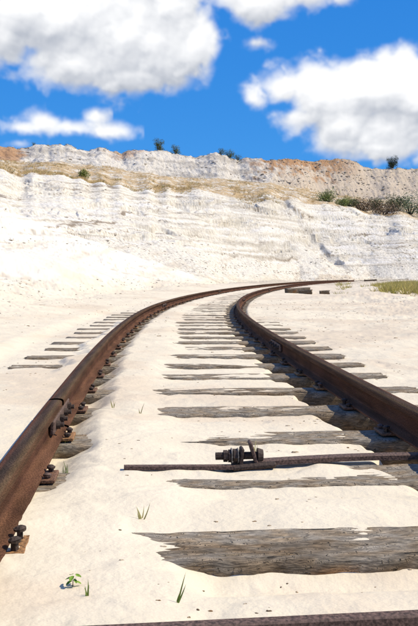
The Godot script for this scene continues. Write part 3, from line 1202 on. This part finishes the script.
# ---------------------------------------------------------------- shrubs and trees
func bush(called: String, label: String, category: String, at: Vector3, w: float, h: float, col: Color, leaves: int, stems: int, gaps: float, group: String) -> void:
	var t := thing(called, label, category, at, rng.randf() * TAU, group)
	var st := start()
	var clumps := []
	for i in stems:
		var a := TAU * (i + rng.randf() * 0.6) / stems
		var tip := Vector3(cos(a) * w * 0.42 * rng.randf_range(0.4, 1.0), h * rng.randf_range(0.55, 0.92), sin(a) * w * 0.42 * rng.randf_range(0.4, 1.0))
		var base := Vector3(cos(a), 0, sin(a)) * 0.05 * h + Vector3(0, -0.15, 0)
		var mid := base.lerp(tip, 0.5) + Vector3(rng.randfn(), 0, rng.randfn()) * 0.05 * w
		add_tube(st, base, mid, 0.035 * h, 0.022 * h, 5)
		add_tube(st, mid, tip, 0.022 * h, 0.007 * h, 5)
		clumps.append([tip, rng.randf_range(0.22, 0.34) * w])
		clumps.append([mid.lerp(tip, 0.4) + Vector3(rng.randfn(), rng.randfn() * 0.5, rng.randfn()) * 0.14 * w, rng.randf_range(0.18, 0.30) * w])
		if gaps < 0.5:
			clumps.append([mid + Vector3(rng.randfn() * 0.16 * w, -0.1 * h, rng.randfn() * 0.16 * w), rng.randf_range(0.2, 0.32) * w])
	part("trunk", done(st), M.bark, t)
	var P := PackedVector3Array()
	var N := PackedVector3Array()
	var C := PackedColorArray()
	for i in leaves:
		var c: Array = clumps[rng.randi() % clumps.size()]
		var d: Vector3 = Vector3(rng.randfn(), rng.randfn() * 0.8, rng.randfn()).normalized() * pow(rng.randf(), 0.4) * c[1]
		var p: Vector3 = c[0] + d
		if p.y < 0.02 * h:
			p.y = rng.randf() * 0.15 * h
		var u := Vector3(rng.randfn(), rng.randfn(), rng.randfn()).normalized()
		var v := u.cross(Vector3(rng.randfn(), rng.randfn(), rng.randfn())).normalized()
		var sz := rng.randf_range(0.035, 0.07) * pow(w, 0.5)
		var lc := col * rng.randf_range(0.6, 1.45)
		P.append_array([p - u * sz, p + v * sz * 0.5, p + u * sz, p - u * sz, p + u * sz, p - v * sz * 0.5])
		var nn: Vector3 = (d.normalized() + u.cross(v)).normalized()
		for q in 6:
			N.append(nn)
			C.append(lc)
	var arr := []
	arr.resize(Mesh.ARRAY_MAX)
	arr[Mesh.ARRAY_VERTEX] = P
	arr[Mesh.ARRAY_NORMAL] = N
	arr[Mesh.ARRAY_COLOR] = C
	var am := ArrayMesh.new()
	am.add_surface_from_arrays(Mesh.PRIMITIVE_TRIANGLES, arr)
	part("crown", am, M.leaf, t)


func bearing(px: float) -> float:
	return rad_to_deg(atan((px - 209.0) / 760.0))


func polar(az: float, r: float) -> Vector3:
	var a := deg_to_rad(az)
	var x := sin(a) * r
	var z := -cos(a) * r
	return Vector3(x, ground(az, r, x, z), z)


func edge_of(az: float, which: int) -> float:
	knots(az)
	return K[which]


func shrubs() -> void:
	var olive := Color(0.12, 0.145, 0.05)
	var dark := Color(0.05, 0.068, 0.03)
	var silver := Color(0.15, 0.18, 0.12)
	var purple := Color(0.12, 0.085, 0.06)
	# on the plateau edge
	for q in [
		[-3.70, 2.6, 3.2, olive, 1500, "round green tree, left of the pair on the skyline"],
		[-2.50, 2.3, 2.4, olive, 1200, "lower green tree, right of the pair on the skyline"],
		[0.90, 1.6, 1.5, olive, 700, "small green shrub left of the skyline row at the centre"],
		[1.55, 2.6, 1.7, olive, 1000, "wide low green shrub on the skyline at the centre"],
		[2.15, 1.8, 1.5, olive, 700, "small green shrub at the right end of the skyline row"],
		[-12.85, 1.0, 1.1, olive, 400, "tiny green shrub on the skyline beside the orange clay"],
		[13.45, 3.1, 3.4, dark, 2600, "dark lone tree on the skyline at the far right"]]:
		var r := edge_of(q[0], 8) + 1.2
		bush("skyline_tree" if q[2] > 2.0 else "skyline_shrub", q[5], "tree" if q[2] > 2.0 else "shrub", polar(q[0], r), q[1] * 0.85, q[2] * 0.8, q[3], q[4], 6, 0.3, "trees and shrubs on the plateau edge")
	# on the bench: bearing, share of the way across it, width, height, colour, label
	for q in [
		[-9.30, 0.10, 1.1, 1.1, Color(0.12, 0.14, 0.03), "single bright green bush in the dry grass at left"],
		[8.80, 0.10, 3.2, 1.9, olive, "green bush at the left end of the bench row"],
		[9.90, 0.05, 2.2, 1.3, olive, "small green bush second from left in the bench row"],
		[10.45, 0.14, 2.6, 1.7, olive, "third bush from left in the bench row"],
		[11.35, 0.10, 4.2, 1.9, purple, "wide brownish purple bush on the bench"],
		[12.30, 0.20, 3.0, 2.2, dark, "dark shrub behind the brown bushes on the bench"],
		[12.95, 0.04, 3.8, 1.8, purple, "low brown bush before the dark shrubs"],
		[13.70, 0.12, 3.9, 3.0, dark, "large dark green bush left of the silvery bush"],
		[14.75, 0.12, 4.4, 3.6, silver, "tall silvery grey green bush at the right of the bench"],
		[15.70, 0.08, 3.2, 2.4, dark, "dark bush cut by the right edge of the photo"],
		[16.90, 0.10, 3.6, 2.6, olive, "green bush just past the right edge on the bench"]]:
		var rr := lerpf(edge_of(q[0], 4), edge_of(q[0], 6), q[1])
		bush("bench_bush", q[5], "bush", polar(q[0], rr), q[2] * 0.9, q[3] * 0.8, q[4] * 1.55, 1700, 7, 0.2, "bushes along the grassy bench")


# ---------------------------------------------------------------- weeds near the camera
func blade(st: SurfaceTool, base: Vector3, tip: Vector3, w: float, bow: Vector3, col: Color) -> void:
	var side := (tip - base).cross(Vector3(0.3, 0.2, 1.0)).normalized() * w
	var prev_l := base - side
	var prev_r := base + side
	st.set_color(col)
	for i in range(1, 6):
		var t := i / 5.0
		var p := base.lerp(tip, t) + bow * sin(PI * t)
		var k := (1.0 - t * t)
		var l := p - side * k
		var r := p + side * k
		for v in [prev_l, prev_r, r, prev_l, r, l]:
			st.add_vertex(v)
		prev_l = l
		prev_r = r


func grass_tuft(label: String, x: float, z: float, n: int, h: float, spread: float, col: Color, lean := Vector3.ZERO) -> void:
	var t := thing("grass_tuft", label, "grass", on_ground(x, z), 0.0, "grass blades sprouting in the sand")
	for i in n:
		var st := start()
		var a := rng.randf() * TAU
		var hh := h * (1.0 if i == 0 else rng.randf_range(0.4, 0.9))
		var tip := Vector3(cos(a) * spread * hh, hh, sin(a) * spread * hh) + lean * hh
		var base := Vector3(rng.randfn(), 0, rng.randfn()) * 0.004 + Vector3(0, -0.01, 0)
		blade(st, base, tip, 0.0022, Vector3(rng.randfn(), 0.3, rng.randfn()) * 0.05 * hh, col * rng.randf_range(0.75, 1.25))
		part("blade", done(st), M.dry_stalk, t)


func weeds() -> void:
	var green := Color(0.16, 0.22, 0.05)
	var straw := Color(0.36, 0.33, 0.14)
	# seedling with round leaves
	var p := on_ground(-0.322, -1.755)
	var t := thing("seedling", "small bright green leafy seedling at the lower left", "seedling", p)
	t.scale = Vector3.ONE * 0.8
	var st := start()
	add_tube(st, Vector3(0, -0.01, 0), Vector3(0.002, 0.02, 0), 0.0016, 0.0012, 5)
	part("stem", done(st), M.bark, t)
	for i in 9:
		var a := TAU * i * 0.38
		var rise := 0.012 + 0.0028 * i
		var out := Vector3(cos(a), 0, sin(a)) * rng.randf_range(0.008, 0.018)
		var c := Vector3(0.002, rise, 0) + out
		st = start()
		st.set_color(Color(0.20, 0.33, 0.045) * rng.randf_range(0.75, 1.25))
		var ln := out.normalized() * rng.randf_range(0.008, 0.012)
		var wd := Vector3(-ln.z, 0, ln.x) * 0.62
		var ringp := []
		for k in 8:
			var g := TAU * k / 8
			ringp.append(c + ln * cos(g) + wd * sin(g) + Vector3(0, 0.003 * sin(g) * sin(g) - 0.004 * cos(g), 0))
		for k in 8:
			for v in [c, ringp[k], ringp[(k + 1) % 8]]:
				st.add_vertex(v)
		part("leaf", done(st), M.leaf, t)
	grass_tuft("short grass blade right of the leafy seedling", -0.280, -1.70, 4, 0.036, 0.25, green)
	grass_tuft("tall leaning grass blade in front of the nearest sleeper", -0.070, -1.685, 3, 0.070, 0.12, green, Vector3(0.28, 0, 0))
	grass_tuft("thin two bladed grass sprig left of the nearest sleeper", -0.205, -2.25, 5, 0.052, 0.55, straw)
	grass_tuft("faint grass sprig beside the third sleeper", -0.36, -3.95, 4, 0.06, 0.4, straw)
	grass_tuft("green grass tuft against the joint of the left rail", -0.64, -3.34, 6, 0.085, 0.2, green)
	grass_tuft("green grass tuft between sleeper ends by the left rail", -0.545, -2.84, 5, 0.06, 0.2, green)
	grass_tuft("dry grass tuft behind the tie rod clamp", 0.19, -3.10, 7, 0.06, 0.3, straw)
	grass_tuft("small dry sprig on the sand past the left rail joint", -0.52, -4.1, 4, 0.05, 0.35, straw)


# ---------------------------------------------------------------- dry grass and loose litter
func scatter(called: String, label: String, category: String, mesh: Mesh, m: Material, xfs: Array, cols: Array) -> void:
	var mm := MultiMesh.new()
	mm.transform_format = MultiMesh.TRANSFORM_3D
	mm.use_colors = true
	mm.mesh = mesh
	mm.instance_count = xfs.size()
	for i in xfs.size():
		mm.set_instance_transform(i, xfs[i])
		mm.set_instance_color(i, cols[i])
	var o := MultiMeshInstance3D.new()
	o.name = called
	o.multimesh = mm
	o.material_override = m
	o.set_meta("kind", "stuff")
	o.set_meta("label", label)
	o.set_meta("category", category)
	add_child(o)


func tuft_mesh(n: int, spread: float) -> ArrayMesh:
	var st := start()
	for i in n:
		var a := TAU * i / n + rng.randf()
		var b := Vector3(cos(a), 0, sin(a)) * rng.randf() * 0.18
		var tip := b + Vector3(cos(a) * spread * rng.randf_range(0.3, 1.0), rng.randf_range(0.5, 1.0), sin(a) * spread * rng.randf_range(0.3, 1.0))
		var side := (tip - b).cross(Vector3(cos(a * 3.0), 0.2, sin(a * 3.0))).normalized() * 0.035
		st.set_color(Color(1, 1, 1) * rng.randf_range(0.75, 1.2))
		for v in [b - side, tip, b + side]:
			st.add_vertex(v)
	return done(st)


func grass() -> void:
	var xfs := []
	var cols := []
	for i in 26000:
		var az := rng.randf_range(-20.0, 20.0)
		knots(az)
		var t := pow(rng.randf(), 1.5)
		var r := lerpf(K[4] - 0.6, K[6] + 1.0, t)
		var p := polar(az, r)
		var n := nz.get_noise_2d(p.x * 0.14 + 8.0, p.z * 0.05)
		if n + rng.randf_range(-0.25, 0.25) < 0.16 - 0.04 * smoothstep(3.0, -3.0, az):
			continue
		var sz := rng.randf_range(0.12, 0.40)
		xfs.append(Transform3D(Basis(Vector3.UP, rng.randf() * TAU).scaled(Vector3(sz * 1.3, sz, sz * 1.3)), p - Vector3(0, 0.03, 0)))
		var c := Color(0.56, 0.405, 0.18).lerp(Color(0.72, 0.56, 0.28), rng.randf())
		if rng.randf() < 0.10:
			c = Color(0.22, 0.22, 0.08)
		elif rng.randf() < 0.15:
			c = Color(0.36, 0.22, 0.11)
		cols.append(c)
	scatter("bench_grass", "dry straw coloured grass covering the bench between the cliffs", "grass", tuft_mesh(9, 0.7), M.dry_stalk, xfs, cols)
	# thin grass along the plateau edge and sprinkled over the right hand slopes
	xfs = []
	cols = []
	for i in 5200:
		var az := rng.randf_range(-20.0, 20.0)
		knots(az)
		var which := rng.randf()
		var r := K[8] + rng.randf_range(-0.6, 3.0)
		if which < 0.40:
			if az < 2.0:
				continue
			r = lerpf(K[6], K[8], rng.randf())
		elif which < 0.62:
			if az < 8.5:
				continue
			r = lerpf(K[1] + 2.0, K[4], pow(rng.randf(), 0.8))
		var p := polar(az, r)
		if nz.get_noise_2d(p.x * 0.3, p.z * 0.3) + rng.randf_range(-0.2, 0.2) < 0.0:
			continue
		var sz := rng.randf_range(0.15, 0.42)
		xfs.append(Transform3D(Basis(Vector3.UP, rng.randf() * TAU).scaled(Vector3(sz * 1.3, sz, sz * 1.3)), p - Vector3(0, 0.03, 0)))
		cols.append(Color(0.30, 0.26, 0.12).lerp(Color(0.16, 0.16, 0.06), rng.randf()))
	scatter("slope_tufts", "scattered tufts on the slopes and along the skyline", "grass", tuft_mesh(9, 0.7), M.dry_stalk, xfs, cols)
	# yellow green patch on the flat at the right
	xfs = []
	cols = []
	for i in 15000:
		var az := rng.randf_range(9.5, 22.0)
		var far := rng.randf_range(23.0, 56.0)
		var x := sin(deg_to_rad(az)) * far
		var z := -cos(deg_to_rad(az)) * far
		var n := nz.get_noise_2d(x * 0.28 + 3.0, z * 0.10)
		var core := smoothstep(11.8, 14.2, az + n * 2.0) * smoothstep(54.0, 42.0, far) * smoothstep(22.5, 27.0, far + n * 6.0)
		if core + n * 0.5 - rng.randf() * 0.7 < 0.12:
			continue
		var sz := rng.randf_range(0.08, 0.30)
		xfs.append(Transform3D(Basis(Vector3.UP, rng.randf() * TAU).scaled(Vector3(sz * 1.2, sz, sz * 1.2)), on_ground(x, z, -0.01)))
		cols.append(Color(0.44, 0.41, 0.09).lerp(Color(0.66, 0.53, 0.22), rng.randf()) * rng.randf_range(0.75, 1.15))
	scatter("flat_grass", "yellow green grass patch on the sand at the right edge", "grass", tuft_mesh(8, 0.6), M.dry_stalk, xfs, cols)


func pebble_mesh(sd: int) -> ArrayMesh:
	var st := start()
	var n := 7
	var rows := []
	for j in 5:
		var row := []
		var a := PI * j / 4.0
		for i in n:
			var b := TAU * i / n
			var d := Vector3(sin(a) * cos(b), cos(a), sin(a) * sin(b))
			row.append(d * (1.0 + 0.6 * ns.get_noise_3d(d.x * 1.2 + sd, d.y * 1.2, d.z * 1.2)))
		rows.append(row)
	st.set_color(Color(1, 1, 1))
	for j in 4:
		for i in n:
			var k := (i + 1) % n
			hull(st, [rows[j][i], rows[j][k], rows[j + 1][k]], Vector3.ZERO)
			hull(st, [rows[j][i], rows[j + 1][k], rows[j + 1][i]], Vector3.ZERO)
	return done(st)


func litter() -> void:
	# bark crumbs, chips and little stones on the sand
	var xfs := []
	var cols := []
	for i in 7500:
		var s := rng.randf_range(0.12, 1.0)
		s = 0.3 + 20.0 * s * s
		var u := rng.randf_range(-3.5, 5.5)
		var p := at_track(s, u)
		var cl := nz.get_noise_2d(p.x * 1.1 + 20.0, p.z * 1.1)
		if cl + rng.randf_range(-0.15, 0.15) < (0.02 if u > -0.1 and u < 1.2 and s < 4.0 else (0.08 if u > -0.2 else 0.20)):
			continue
		if absf(absf(u) - RAIL_U) < 0.09:
			continue
		p.y = ground_at(p.x, p.z)
		var sz := rng.randf_range(0.001, 0.0035) * (1.0 + s * 0.10) * (2.2 if rng.randf() < 0.05 else 1.0)
		xfs.append(Transform3D(Basis(Vector3.UP, rng.randf() * TAU).scaled(Vector3(sz * rng.randf_range(1.0, 2.4), sz * 0.7, sz)), p))
		cols.append([Color(0.20, 0.12, 0.06), Color(0.12, 0.085, 0.055), Color(0.33, 0.25, 0.16), Color(0.42, 0.34, 0.24)][rng.randi() % 4])
	scatter("wood_crumbs", "brown bark crumbs and grit strewn over the sand", "debris", pebble_mesh(1), M.stone, xfs, cols)
	# stones and clods on the slopes
	xfs = []
	cols = []
	for i in 9500:
		var az := rng.randf_range(-19.0, 19.0)
		knots(az)
		var which := rng.randf()
		var r := lerpf(K[1] * 0.9, K[2], pow(rng.randf(), 0.6))
		var sz := rng.randf_range(0.006, 0.028) * (0.4 + r / 45.0)
		if which > 0.62:
			r = lerpf(K[6], K[8], rng.randf())
			sz = rng.randf_range(0.05, 0.20)
			if az < 4.0 and rng.randf() < 0.85:
				continue
		elif which > 0.55:
			r = lerpf(K[2] - 3.0, K[4], rng.randf())
			sz = rng.randf_range(0.02, 0.085)
		var p := polar(az, r)
		if nz.get_noise_2d(p.x * 0.10 + 5.0, p.y * 1.1) + rng.randf_range(-0.22, 0.22) < 0.10:
			continue
		xfs.append(Transform3D(Basis(Vector3.UP, rng.randf() * TAU).scaled(Vector3(sz * rng.randf_range(1.0, 2.6), sz * 0.6, sz)), p))
		cols.append([Color(0.34, 0.29, 0.22), Color(0.45, 0.39, 0.30), Color(0.20, 0.16, 0.12), Color(0.58, 0.53, 0.45)][rng.randi() % 4])
	scatter("slope_stones", "clods and stones scattered over the white slopes", "stones", pebble_mesh(4), M.stone, xfs, cols)
